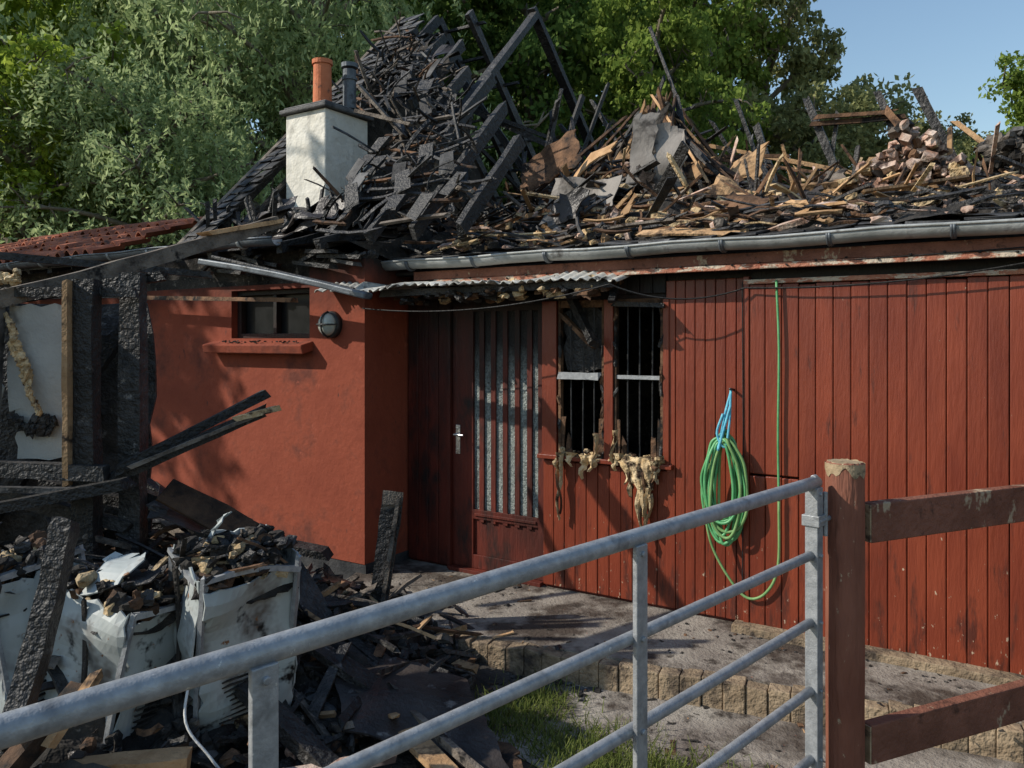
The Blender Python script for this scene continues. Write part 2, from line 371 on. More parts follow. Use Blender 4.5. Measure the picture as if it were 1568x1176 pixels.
b.box(-8,-3.45,-.66,-.635,2.46,2.56,0)
for i in range(16):
    s=-7.9+i*.42
    b.plank((s,-.66,2.46),(s,.2,2.7),.05,.09,0,jag=.02)
b.plank((-4.2,-.62,2.14),(-1.85,-.66,2.05),.05,.035,1,jag=.02)
b.plank((-8,-.55,2.24),(-4.2,-.6,2.16),.05,.05,0,jag=.02)
for i in range(14):
    s=R(-3.3,-1.4); b.plank((s,-.5,2.4+R(-.1,.1)),(s+R(.2,.5),-.5-R(0,.1),2.4+R(-.12,.12)),R(.03,.08),.03,0,jag=.03)
for i in range(60): b.chunk((R(-1.9,-1.32),R(-.46,-.3),2.36+R(0,.04)),(R(.02,.05),R(.02,.05),.025),0)
b.build('wing_eaves',[m_char,m_scorch],H)
# canopy
b=MB(); NU=150; NV=8; vs=[];fs=[]
for i in range(NU+1):
    s=-1.69+2.36*i/NU
    f=-.60+(.30*(max(0,s+1.3)/1.97)); bk=-.02 if s>-1.31 else -.47
    f+=.16*max(0,mnoise.noise(Vector((s*3,0,7))))
    for j in range(NV+1):
        t=j/NV; r=f+(bk-f)*t
        if j==0: r+=.03*mnoise.noise(Vector((s*6,0,3)))+.02*R(-1,1)
        z=2.115+.03*(s+1.69)/2.3+.06*t+.011*math.sin(s*2*math.pi/.07)+.07*mnoise.noise(Vector((s*1.9,r*2,0)))
        vs.append((s,r,z))
W=NV+1
for i in range(NU):
    for j in range(NV): fs.append((i*W+j,i*W+j+1,(i+1)*W+j+1,(i+1)*W+j))
b.add(vs,fs,0); ob=b.build('canopy_sheet',[m_canopy],H,smooth=True)
so=ob.modifiers.new('s','SOLIDIFY'); so.thickness=.006
b=MB()
for i in range(12):
    s=-1.2+i*.16; b.plank((s,-.02,2.14),(s+R(-.05,.05),-.3+R(-.1,.1),2.07),R(.03,.06),.03,random.choice((0,1,1)),jag=.02)
b.plank((-1.2,-.4,2.09),(.62,-.24,2.11),.05,.05,0,jag=.02)
for i in range(60): b.chunk((R(-1.1,.6),R(-.4,-.1),R(2.02,2.1)),(R(.02,.06),.03,.02),random.choice((0,0,1,2)))
for i in range(14):
    s=R(-.9,.6); b.sheet((s,-.25,2.14),(R(.1,.2),0,R(-.03,.03)),(0,R(-.05,.05),-R(.05,.13)),4,4,.03,random.choice((0,2,1)),rag=.02)
b.plank((.18,-.02,2.06),(.42,-.12,1.72),.05,.05,0,jag=.02); b.plank((.55,-.05,2.15),(.62,-.28,1.98),.05,.03,0,jag=.03)
b.build('canopy_frame',[m_char,m_scorch,m_insul],H)
b=MB(); b.plank((-2.6,-.92,2.36),(-1.0,-.76,2.05),.10,.045,1,bend=.02); b.plank((-2.55,-.87,2.40),(-1.15,-.74,2.10),.03,.03,0)
b.build('fallen_gutter',[m_char,m_gutdk],H,bevel=.01)
b=MB()
def sag(a,c,d,n=14):
    a=Vector(a);c=Vector(c); return [a.lerp(c,i/n)-Vector((0,0,d*4*(i/n)*(1-i/n))) for i in range(n+1)]
b.tube(sag((-1.3,-.5,1.98),(.62,-.3,2.1),.08),.005,0,5)
b.tube(sag((.62,-.3,2.1),(1.42,-.1,2.06),.08),.005,0,5)
b.tube(sag((1.42,-.1,2.06),(3.2,-.16,2.2),.06),.005,0,5)
b.tube(sag((-.9,-.12,2.2),(3.2,-.18,2.22),.03),.004,0,5)
b.tube([(1.395,-.075,2.1),(1.40,-.075,1.2),(1.395,-.075,.2)],.004,0,5)
for i in range(26):
    s=-1.2+i*.16; b.chunk((s,-.17,2.19+R(-.01,.02)),.008,0)
b.build('string_cable',[m_wire],H)
# ---------- roof remnant
def rp(s,r,o=0): return Vector((s,r-o*.707,2.6+(r+.46)+o*.707))
b=MB()
WL=[(-.46,3.1),(-.08,2.9),(.46,2.3),(1.05,1.65),(1.72,.85),(2.1,.45),(2.52,.1)]
def wlim(r): return float(np.interp(r,[p[0] for p in WL],[p[1] for p in WL]))
def hole(s,r): return (-3.22<s<-1.95 and r<1.02)
rows=34
for i in range(rows):
    r=-.46+2.98*i/rows
    wl=wlim(r)
    L=wl+R(-.3,.2)
    if L>.1:
        s=-3.41; end=-3.41+max(.12,L)
        while s<end:
            e=min(end,s+R(.25,1.0))
            if not (hole(s+.1,r) or hole(e,r) or hole((s+e)/2,r)) and random.random()<.85:
                b.plank(rp(s,r,.0),rp(e,r+R(-.07,.05),R(-.09,.02)),.03,.022,random.choice((0,0,0,1,8)),up=(0,-1,1),jag=.04,seg=4,bend=R(-.04,.01))
            s=e+R(.0,.08)
    s=-3.44
    while s<-3.41+wl:
        w=.15; q=(s+3.41)
        p=0 if hole(s,r) else (.95 if q<.34 else .13)
        if random.random()<p:
            tid=q<.34
            dr=R(-.015,.015) if tid else R(-.09,.05); tl=R(-.02,.02) if tid else R(-.2,.2)
            b.plank(rp(s+w/2,r-.045+dr,.05),rp(s+w/2+tl*.5,r+.09+dr,.015+abs(tl)*.4+(R(0,.05) if not tid else 0)),w-.012-R(0,.02),.010,3 if random.random()<(.85 if tid else .4) else 0,up=(0,-1,1),jag=.02,seg=1)
        s+=w
for i in range(16):
    r=R(.3,2.2); wl=wlim(r); s=-3.41+R(.3,.95)*wl
    if not hole(s,r): b.sheet(rp(s,r,-.05),Vector((R(.15,.4),0,R(-.08,.05))),Vector((R(-.05,.05),R(.1,.25),R(.08,.25))),6,6,.10,random.choice((7,0,6)),rag=.04)
for i in range(420):
    r=R(-.3,2.2); wl=wlim(r); s=-3.41+R(.22,1.02)*wl; p=rp(s,r,R(-.08,.06)); d=Vector((R(-.5,1),R(-.5,.3),R(-.9,.5))).normalized()
    if not hole(s,r): b.plank(p,p+d*R(.08,.45),R(.01,.035),R(.008,.02),random.choice((0,0,0,0,1,3,8)),up=(R(-1,1),-1,1),jag=.03,seg=3,bend=R(-.03,.03))
for i in range(200):
    r=R(-.1,2.1); wl=wlim(r); s=-3.41+R(.25,1.0)*wl
    if not hole(s,r): b.chunk(rp(s,r,R(-.08,.03)),(R(.015,.05),R(.015,.04),R(.01,.035)),random.choice((6,0,0,3,8)))
for k in range(8):
    s=-3.38+k*.42
    rt=2.52
    for rr in np.linspace(-.4,2.52,60):
        if s>-3.41+wlim(rr)+.25: rt=rr; break
    st=1.0 if hole(s,0) else -.5
    if rt>st+.2: b.plank(rp(s,st,-.07),rp(s,rt+R(0,.25),-.07),.055,.10,0,up=(0,-1,1),jag=.03,seg=6)
b.plank(rp(-3.46,-.5,.02),rp(-3.46,2.52,.02),.06,.06,8,up=(0,-1,1),seg=8)
for k in range(3):
    s=-3.38+k*.42; b.plank((s,2.55,5.5),(s,5.6,2.5),.06,.11,0,seg=6,jag=.02)
for i in range(10):
    z=5.4-i*.28; r=2.6+(5.5-z); b.plank((-3.41,r,z),(-3.41+R(.5,1.2),r,z),.04,.03,0,jag=.03)
b.plank((-1.64,2.52,5.25),(-1.64,.2,2.95),.07,.10,0,up=(1,0,0),jag=.02,seg=10,bend=.03); b.plank((-1.66,2.50,5.32),(-1.45,5.0,2.7),.07,.10,0,up=(1,0,0),jag=.02,seg=10)
b.plank((-2.6,2.2,4.9),(-1.5,2.4,3.3),.05,.08,0,jag=.03,seg=6); b.plank((-2.9,2.1,4.6),(-1.2,2.1,3.7),.04,.06,0,jag=.03,seg=6)
b.plank((-2.1,.3,3.98),(-1.62,.35,3.48),.07,.025,8,jag=.03); b.plank((-2.1,.28,3.75),(-1.5,.3,3.55),.05,.03,8,jag=.03); b.plank((-2.0,1.2,4.35),(-1.5,1.0,3.5),.05,.04,0,jag=.03)
b.plank((-1.9,2.0,4.1),(-.6,2.3,3.5),.04,.04,0,jag=.03); b.plank((-1.1,2.6,4.3),(-1.3,2.2,3.2),.05,.05,0,jag=.03)
for i in range(14):
    s=R(-2.3,-.4); b.plank((s,R(1.6,2.5),3.0),(s+R(-.6,.6),R(1.6,2.6),R(3.6,4.35)),R(.025,.045),.035,0,jag=.04,seg=5,bend=R(-.03,.03))
b.build('roof_remnant',DEB,H)
b=MB(); b.add([(-3.40,-.40,2.3),(-3.40,5.4,2.3),(-3.40,2.52,5.35),(-3.28,-.40,2.3),(-3.28,5.4,2.3),(-3.28,2.52,5.35)],[(0,2,1),(3,4,5),(0,1,4,3),(1,2,5,4),(2,0,3,5)],0)
b.build('gable_wall',[m_ash],H)
b=MB()
b.box(-3.045,-2.525,.315,.875,2.5,3.86,0)
b.box(-3.09,-2.48,.27,.92,3.862,3.905,1); b.box(-3.06,-2.51,.30,.89,3.907,3.93,1)
b.build('chimney_stack',[m_chim,m_slate],H,bevel=.012)
b=MB()
b.tube([(-2.67,.42,3.93),(-2.67,.42,4.30),(-2.67,.42,4.30),(-2.67,.42,4.34)],[.088,.082,.095,.095],0,20)
b.tube([(-2.56,.66,3.93),(-2.56,.66,4.30)],.062,1,16); b.tube([(-2.56,.66,4.32),(-2.56,.66,4.36)],.078,1,16); b.tube([(-2.56,.66,4.2),(-2.56,.66,4.225)],.074,1,16)
b.build('chimney_pots',[m_clay,m_gutdk],H,smooth=False)
# ---------- collapsed roof heap
SS=[-3.4,-3,-2.5,-1.5,-.8,-.35,0,.35,1,1.8,2.6,4,6.2]
HH=[2.62,2.72,2.82,2.95,3.08,3.32,3.52,3.2,2.93,2.90,2.86,2.75,2.6]
def heapz(s,r):
    r0=-.12 if s>-1.35 else -.5; z0=2.38 if s>-1.35 else 2.48
    h=float(np.interp(s,SS,HH)); t=(r-r0)/(2.2-r0)
    if t<=0: return z0
    if t<=1: k=max(0,(t-.12))/.88; return z0+(h-z0)*(k**.85)+.04*min(1,t*8)
    return z0+(h-z0)*max(0,1-(r-2.2)/1.8)
b=MB(); vs=[];fs=[]; NX=170; NY=70
for i in range(NX+1):
    s=-3.3+9.4*i/NX
    for j in range(NY+1):
        r=-.6+5.6*j/NY
        if s>-1.35 and r<-.14: r=-.14
        z=heapz(s,r)+(.18*mnoise.noise(Vector((s*2.3,r*2.3,1)))+.12*mnoise.noise(Vector((s*7,r*7,2)))+.05*mnoise.noise(Vector((s*19,r*19,2))))*min(1,max(0,(r+.3)*1.5))
        vs.append((s,r,z))
W=NY+1
for i in range(NX):
    for j in range(NY): fs.append((i*W+j,(i+1)*W+j,(i+1)*W+j+1,i*W+j+1))
b.add(vs,fs,0); b.build('collapsed_attic',[m_ash],H)
b=MB()
def pick(s):
    x=random.random()
    if s<-1.1: return 0 if x<.66 else 7 if x<.72 else 3 if x<.82 else 8 if x<.90 else 1 if x<.97 else 2
    return 0 if x<.34 else 1 if x<.60 else 2 if x<.79 else 8 if x<.87 else 3 if x<.90 else 5 if x<.94 else 4
for i in range(1700):
    s=R(-3.0,4.6); r=R(-.1,2.5)
    if s<-1.4 and r<.0: r=R(-.5,.3)
    if 1.75<s<2.6 and .8<r and random.random()<.85: continue
    z=heapz(s,r)+R(.0,.14)
    d=rdir(.8)
    if random.random()<.3: d=(Vector((1,R(-.3,.3),R(-.35,.35)))).normalized()
    L=R(.08,.36) if random.random()<.82 else R(.4,1.1)
    c=Vector((s,r,z))
    if r<.35: d.z*=.3; d.normalize(); d.y*=.3
    big=random.random()
    b.plank(c-d*L/2,c+d*L/2,R(.010,.038) if big<.90 else R(.05,.10),R(.007,.02),pick(s),up=(R(-.9,.9),R(-.9,.9),1),jag=.03,seg=3,bend=R(-.03,.03))
for i in range(260):
    s=R(-1.8,2.9); r=R(.6,2.6); c=Vector((s,r,heapz(s,r)-.08)); d=Vector((R(-.9,.9),R(-.5,.5),R(.2,1))).normalized(); L=R(.2,.6)
    if 1.75<s<2.6: continue
    b.plank(c,c+d*L,R(.010,.04),R(.008,.025),pick(s),up=(R(-1,1),R(-1,1),.3),jag=.05,seg=3,bend=R(-.04,.04))
for i in range(1300):
    s=R(-3.0,4.6); r=R(.0,2.4); b.chunk((s,r,heapz(s,r)+R(0,.08)),(R(.012,.06),R(.012,.05),R(.012,.04)),random.choice((6,6,0,2,4,4,1,5,5) if s>-1.1 else (6,0,0,7)))
for i in range(100):
    s=R(-1.4,1.7); r=R(.2,2.2); b.chunk((s,r,heapz(s,r)+.06),(R(.04,.10),R(.03,.07),R(.03,.07)),random.choice((4,4,2,5)))
for i in range(30):
    s=R(-1.5,1.7); r=R(.3,2.2); o=Vector((s,r,heapz(s,r)+.02)); b.sheet(o,Vector((R(.1,.35),R(-.1,.1),R(-.15,.15))),Vector((R(-.1,.1),R(.0,.2),R(.05,.28))),6,6,.10,random.choice((7,3,1,8,2)),rag=.03,thick=.01)
for i in range(64):
    a=R(-1.0,1.0); top=Vector((.05+R(-.16,.14),1.9+R(-.2,.2),3.93+R(-.25,.12))); bt=Vector((a,1.7+R(-.5,.5),2.9+R(0,.3)))
    b.plank(bt,bt.lerp(top,R(.6,1.03)),R(.02,.05),.018,random.choice((0,0,0,1,1,2,8)),up=(R(-1,1),-1,.3),jag=.05,seg=4,bend=R(-.05,.05))
for (o,u,v,m) in (((-.95,1.2,3.0),(.55,0,.3),(-.1,.1,.33),1),((.0,1.3,3.0),(.2,.05,.1),(.1,.1,.6),6),((-.75,1.1,2.9),(.7,0,.42),(-.02,.1,.10),2)):
    b.sheet(o,u,v,8,8,.04,m,rag=.03,thick=.012)
b.sheet((-.40,.62,2.68),(.56,.0,-.04),(.07,.10,.36),10,8,.035,9,rag=.012,thick=.012)   # tilted grey-brown panel
b.sheet((.16,.95,2.92),(.17,.06,.0),(.02,.15,.66),6,10,.02,9,rag=.02,thick=.012); b.sheet((.34,1.0,2.9),(.24,.08,-.04),(-.02,.15,.60),8,10,.05,9,rag=.03,thick=.01)
for i in range(30):
    s=R(-3.1,-1.5); r=R(-.4,.1); o=Vector((s,r,2.54+R(0,.2)+(r+.4)*.2))
    b.sheet(o,Vector((R(.2,.6),R(-.1,.1),R(-.18,.18))),Vector((R(-.1,.1),R(.05,.3),R(.03,.18))),6,5,.09,random.choice((7,7,0,0)),rag=.03)
for i in range(40):
    s=R(-3.35,-2.95) if random.random()<.5 else R(-2.9,-1.6); c=Vector((s,R(-.35,.1),2.66)); b.plank(c,c+Vector((R(-.4,.15),R(-.1,.1),R(.12,.36))),.035,.022,0,jag=.04,seg=4,bend=R(-.03,.03))
for (a,c_,w,m) in (((1.19,2.5,3.88),(1.60,2.5,2.8),.055,0),((.758,2.5,3.68),(.96,2.5,3.0),.05,0),((1.78,2.5,3.82),(2.05,2.5,3.1),.05,0),
    ((2.075,2.5,3.82),(2.42,2.5,3.0),.07,0),((2.34,2.5,3.52),(2.85,2.5,3.0),.035,2),((1.26,2.45,3.64),(1.97,2.45,3.6),.035,1),((1.28,2.42,3.69),(1.9,2.42,3.64),.03,1),
    ((.27,2.4,3.58),(1.8,2.4,3.1),.03,2),((.2,2.2,3.45),(1.5,2.2,3.12),.025,1),((-.33,2.6,4.85),(.05,2.5,3.9),.025,0),((1.85,2.4,3.66),(2.1,2.4,3.3),.05,1),((-.7,2.6,3.9),(.1,2.6,4.0),.025,0),
    ((-1.3,2.5,4.0),(-.6,2.5,3.2),.03,0),((2.9,2.5,3.6),(3.1,2.5,2.9),.05,0),((3.5,2.5,3.5),(3.3,2.5,2.8),.06,0),((.4,2.3,3.75),(.75,2.4,3.1),.03,0),((.5,2.2,3.4),(1.1,2.3,3.35),.025,1),((2.9,2.4,3.3),(3.6,2.4,3.15),.03,2),
    ((-.9,2.4,4.2),(-.3,2.4,3.2),.03,0),((.55,2.5,4.0),(.9,2.5,3.0),.03,0),((-.15,2.5,4.3),(-.5,2.4,3.3),.025,0),((1.45,2.5,3.7),(1.35,2.5,3.0),.03,0)):
    b.plank(a,c_,w*1.2,w,m,up=(0,1,0),jag=.05,seg=5,bend=R(-.02,.02))
for i in range(620):
    s=2.17+random.gauss(0,.24); q=max(.10,1-abs(s-2.15)/.55); r=1.55+R(-.4,.4); z=2.72+R(0,.54)*q
    if random.random()<.35:
        a=R(0,3.14); d=Vector((math.cos(a),math.sin(a),R(-.8,.8))).normalized(); c=Vector((s,r,z)); l=R(.03,.075)
        b.plank(c-d*l,c+d*l,R(.05,.08),.045,random.choice((5,5,5,5,3,8)),up=(R(-.9,.9),R(-.9,.9),1),jag=.025,seg=1)
    else: b.chunk((s,r,z),(R(.015,.055),R(.015,.05),R(.012,.045)),random.choice((5,5,5,5,4,6,1)))
for i in range(14):
    s=2.17+R(-.4,.4); b.plank((s,1.3,2.8),(s+R(-.3,.3),1.3,2.8+R(.1,.4)),.03,.02,random.choice((0,1,2)),jag=.03)
for i in range(80):
    s=2.75+R(-.16,.16); b.chunk((s,1.7+R(-.2,.2),2.75+R(0,.42)),(R(.04,.08),R(.03,.06),R(.03,.05)),random.choice((3,3,8,6)))
for i in range(16):
    s=R(.45,1.5); b.plank((s,1.2+R(-.2,.2),2.78+R(0,.1)),(s+R(.25,.5),1.2+R(-.15,.15),2.78+R(0,.1)),R(.05,.1),.045,random.choice((2,4,2)),up=(0,-.4,1),jag=.03)
b.build('roof_debris',DEB,H)
b=MB()
for row in range(3):
    s=-1.35+row*.1
    while s<6:
        if random.random()<.8 or s>1:
            r=-.16+row*.2; b.plank((s+.13,r+R(-.01,.01),2.362+row*.035+R(0,.012)),(s+.13+R(-.02,.02),r+.26,2.41+row*.035+R(-.01,.02)),.25,.01,0,up=(R(-.08,.08),0,1),jag=.012,seg=1)
        s+=.26
b.build('eave_slates',[m_slate],H)
b=MB()
for i in range(22):
    for j in range(5):
        s=-8.2+i*.165; r=-.68+j*.27; z=2.56+j*.105
        vs=[];fs=[]
        for a in range(9):
            x=s+.18*a/8; hz=.03*math.sin(a/8*2*math.pi)
            for q in (0,1): vs.append((x,r+q*.33,z+q*.115+.03*(1-q)+hz))
        jz=R(-.012,.016); vs=[(p[0],p[1],p[2]+jz) for p in vs]
        vs2=[(p[0],p[1],p[2]-.016) for p in vs]; K=len(vs); vs+=vs2
        for a in range(8):
            q=(2*a,2*a+2,2*a+3,2*a+1); fs.append(q); fs.append(tuple(x+K for x in q[::-1])); fs.append((2*a,2*a+K,2*a+2+K,2*a+2))
        b.add(vs,fs,0)
b.build('clay_tile_roof',[m_tile],H)
# ------------------------------------------------------------------ hose
hz=empty('garden_hose',(.258,5.67,0),ANG)
b=MB(); cs=1.30
for i in range(11):
    w=.075+.012*i*.55+R(-.012,.012); zt=1.17+R(-.04,.05); zb=.56+R(-.06,.12); ox=R(-.03,.03); oy=-.10-.012*(i%5)
    P=[(cs+ox+w*math.sin(a)*(.55+.45*math.sin(max(0,a/2)))+R(-.010,.010) ,oy+R(-.01,.01),(zt+zb)/2+(zt-zb)/2*math.cos(a)) for a in np.linspace(0,2*math.pi,13)[:-1]]
    P.append(P[0]); b.tube(catmull(P,5),.0095,0 if i%4 else 1,8,cap=False)
b.tube(catmull([(cs-.10,-.10,1.0),(cs-.13,-.10,.75),(cs-.09,-.10,.5),(cs+.02,-.09,.30),(cs+.13,-.09,.20),(cs+.24,-.09,.25),(cs+.31,-.09,.42),(cs+.315,-.09,.8)],6),.0085,1,8)
b.tube(catmull([(cs+.315,-.09,.8),(cs+.31,-.09,1.2),(cs+.315,-.09,1.7),(cs+.30,-.09,2.1)],6),.0075,0,8)
b.build('hose_coil',[m_hose,m_hosey],hz,smooth=True)
b=MB()
b.tube(catmull([(cs+.02,-.06,1.43),(cs,-.11,1.3),(cs-.02,-.13,1.17),(cs-.03,-.15,1.08),(cs,-.14,1.2),(cs+.03,-.1,1.35)],5),.008,0,6)
b.tube(catmull([(cs+.02,-.06,1.44),(cs+.03,-.12,1.25),(cs+.01,-.14,1.1),(cs-.04,-.14,1.18),(cs-.01,-.12,1.3)],5),.008,0,6)
b.tube([(cs+.02,.0,1.44),(cs+.02,-.08,1.45)],.008,1,6)
b.build('hanging_rope',[m_rope,m_dkmetal],hz,smooth=True)
# ------------------------------------------------------------------ gate
gd=Vector((.69,.72,0)).normalized(); G=empty('metal_farm_gate',(1.086,2.9,0),math.atan2(gd.y,gd.x))
b=MB()
b.tube([(x,0,1.232) for x in np.linspace(-3.6,.03,24)],.0225,0,20)
for z,rd in ((.975,.0165),(.735,.0165),(.49,.0165),(.245,.0165),(.02,.0165)):
    b.tube([(x,0,z) for x in np.linspace(-3.6,.0,24)],rd,0,14)
b.build('gate_rails',[m_galv],G,smooth=True)
b=MB()
for x in (-.0,-1.109,-2.177,-3.3):
    b.box(x-.024,x+.024,-.027,-.012 if x else .02,-.06,1.218,0)
    for z in (.975,.735,.49,.245): b.tube([(x,-.036,z),(x,-.024,z)],.008,0,8)
    b.tube([(x,-.034,1.195),(x,-.024,1.195)],.008,0,8)
b.box(-.03,.035,-.035,.03,1.08,1.12,0); b.tube([(-.02,-.03,1.10),(.11,-.03,1.10)],.009,0,8); b.tube([(.036,-.03,1.2),(.036,-.03,1.04)],.009,0,8)
b.tube([(.0,0,1.25),(.02,0,1.25),(.035,0,1.24),(.04,0,1.0)],.012,0,8)
b.build('gate_uprights',[m_galv],G,bevel=.003)
# ------------------------------------------------------------------ fence
F=empty('wooden_fence',(1.222,2.95,0),math.atan2(.402,.915))
b=MB()
def post(x,y,zt):
    N=40; NZ=60; vs=[];fs=[]
    for i in range(NZ):
        t=i/(NZ-1); z=-.6+(zt-.008+.6)*t
        for k in range(N):
            a=2*math.pi*k/N; rr=.067+.0022*mnoise.noise(Vector((math.cos(a)*3,math.sin(a)*3,z*1.5)))+.0015*mnoise.noise(Vector((math.cos(a)*14,math.sin(a)*14,z*4)))
            vs.append((x+rr*math.cos(a),y+rr*math.sin(a),z))
    for k in range(N): a=2*math.pi*k/N; vs.append((x+.061*math.cos(a),y+.061*math.sin(a),zt+.003*R(-1,1)))
    for i in range(NZ):
        for k in range(N): fs.append((i*N+k,i*N+(k+1)%N,(i+1)*N+(k+1)%N,(i+1)*N+k))
    b.add(vs,fs,0); b.add([vs[NZ*N+k] for k in range(N)],[tuple(range(N))],1)
    vv=[]
    for zz,rr in ((zt-.04,.0692),(zt-.004,.0692)):
        for k in range(N):
            a=2*math.pi*k/N; vv.append((x+rr*math.cos(a),y+rr*math.sin(a),zz+(.05*mnoise.noise(Vector((math.cos(a)*2,math.sin(a)*2,5))) if zz<zt-.01 else 0)))
    b.add(vv,[(k,(k+1)%N,N+(k+1)%N,N+k) for k in range(N)],1)
post(0,0,1.303); post(2.0,.02,1.28)
b.build('fence_posts',[m_post,m_endgrain],F)
b=MB()
for z in (1.075,.262):
    b.plank((.085,-.02,z),(2.1,-.02,z+.005),.05,.145,0,up=(0,0,1),seg=10)
b.build('fence_rails',[m_rail],F,bevel=.006)
b=MB()
for z in (1.075,.262): b.box(.078,.0845,-.043,.003,z-.068,z+.068,0)
b.build('rail_ends',[m_endgrain],F)
# ------------------------------------------------------------------ ground / slab / kerb
b=MB(); b.add([(-300,-100,-.15),(300,-100,-.15),(300,600,-.15),(-300,600,-.15)],[(0,1,2,3)],0); b.build('ground',[m_ground])
b=MB()
poly=[(-.45,4.86),(2.6,3.55),(3.4,3.2),(5.3,2.45),(5.6,2.9),(3.0,4.3),(.258,6.2),(-1.0,6.9),(-1.2,5.9),(-1.25,5.75)]
K=len(poly); b.add([(x,y,0) for x,y in poly]+[(x,y,-.2) for x,y in poly],[tuple(range(K))]+[(i,i+K,(i+1)%K+K,(i+1)%K) for i in range(K)],0)
b.build('terrace_slab',[m_conc])
b=MB(); ka=Vector((-.42,4.80,0)); kb=Vector((5.3,2.38,0)); kd=(kb-ka).normalized(); L=(kb-ka).length; x=0
while x<L:
    w=.11; a=ka+kd*x; c=ka+kd*(x+w-.003)
    j=R(-.004,.004)
    b.plank((a.x,a.y,-.088+j),(c.x,c.y,-.088+j),.11,.175,0,jag=.0015,seg=1); x+=w
b.build('brick_kerb',[m_kerb],bevel=.006)
b=MB(); poly=[(-.2,3.9),(1.0,2.6),(2.6,2.2),(3.3,2.6),(2.3,3.6),(.4,4.42),(-.1,4.5)]
b.add([(x,y,-.145) for x,y in poly],[tuple(range(len(poly)))],0); b.build('concrete_path',[m_conc])
b=MB(); b.plank((1.35,-.1,.02),(6,-.1,.02),.12,.05,0,seg=12,jag=.004); b.build('threshold_beam',[m_kerb],H,bevel=.006)
rng=np.random.default_rng(3)
def quads_mesh(name,P,mats):
    N=P.shape[0]; me=bpy.data.meshes.new(name); me.vertices.add(N*4); me.vertices.foreach_set('co',P.reshape(-1).astype(np.float32))
    me.loops.add(N*4); me.loops.foreach_set('vertex_index',np.arange(N*4,dtype=np.int32))
    me.polygons.add(N); me.polygons.foreach_set('loop_start',np.arange(0,N*4,4,dtype=np.int32)); me.polygons.foreach_set('loop_total',np.full(N,4,dtype=np.int32))
    for m in mats: me.materials.append(m)
    me.update(calc_edges=True); return me
def link(name,me,parent=None,loc=(0,0,0),rotz=0,sc=(1,1,1)):
    ob=bpy.data.objects.new(name,me); scene.collection.objects.link(ob); ob.parent=parent; ob.location=loc; ob.rotation_euler[2]=rotz; ob.scale=sc; return ob
cl=np.array([[.2,3.75],[.35,3.6],[.55,3.5],[.75,3.45],[.0,3.95],[.1,4.1],[-.15,4.05],[.95,3.3],[.45,3.75],[.6,3.3],[.3,3.4],[.9,3.05],[1.15,3.2],[.15,4.25],[1.9,2.7],[1.6,2.9]])
N=6500; ci=rng.integers(0,len(cl),N); c=cl[ci]+rng.normal(0,.11,(N,2)); h=rng.uniform(.02,.07,N); a=rng.uniform(0,6.28,N); w=.0035
base=np.c_[c,np.full(N,-.147)]; d=np.c_[np.cos(a)*w,np.sin(a)*w,np.zeros(N)]; lean=np.c_[rng.normal(0,.03,(N,2)),h]
P=np.stack([base-d,base+d,base+lean+d*.3,base+lean-d*.3],1); link('grass',quads_mesh('grass',P,[l_grass]))
# ------------------------------------------------------------------ left rubble heap
def lh(x,y):
    a=math.exp(-(((x+2.3)/1.0)**2+((y-4.6)/.95)**2)); c=math.exp(-(((x+1.9)/.75)**2+((y-3.6)/.7)**2)); d=math.exp(-(((x+.9)/.6)**2+((y-4.7)/.7)**2))
    return -.17+.78*a+.22*c+.20*d
RUB=empty('rubble_heap')
b=MB();vs=[];fs=[];NX=110;NY=90
for i in range(NX+1):
    for j in range(NY+1):
        x=-5+5.0*i/NX; y=2.2+4.2*j/NY; z=lh(x,y); k=min(1,max(0,(z+.16)*6)); z+=k*(.10*mnoise.noise(Vector((x*3,y*3,0)))+.08*mnoise.noise(Vector((x*9,y*9,4)))+.03*mnoise.noise(Vector((x*25,y*25,4))))
        vs.append((x,y,z))
W=NY+1
for i in range(NX):
    for j in range(NY): fs.append((i*W+j,(i+1)*W+j,(i+1)*W+j+1,i*W+j+1))
b.add(vs,fs,0); b.build('ash_mound',[m_ash],RUB)
b=MB()
def inheap():
    while 1:
        x=R(-4,-.1);y=R(2.6,5.5)
        if lh(x,y)>-.12: return x,y
for i in range(1500):
    x,y=inheap(); b.chunk((x,y,lh(x,y)+R(0,.05)),(R(.01,.05),R(.01,.045),R(.01,.035)),random.choice((6,6,6,6,0,0,0,3,1,8,5 if random.random()<.3 else 0,4 if random.random()<.3 else 6)))
for i in range(480):
    x,y=inheap(); d=rdir(.5); L=R(.06,.5); c=Vector((x,y,lh(x,y)+R(.02,.12)))
    if y<3.5 and x<-1.1: L*=.4
    b.plank(c-d*L/2,c+d*L/2,R(.012,.055),R(.008,.03),random.choice((0,0,0,0,0,1,8,7,2 if random.random()<.5 else 0)),up=(R(-.6,.6),R(-.6,.6),1),jag=.03,seg=3,bend=R(-.02,.02))
for i in range(20):
    x,y=inheap(); b.sheet((x,y,lh(x,y)+.03),Vector((R(.1,.3),R(-.1,.1),R(-.1,.1))),Vector((R(-.1,.1),R(.1,.25),R(-.05,.15))),6,6,.10,random.choice((7,0,6)),rag=.03)
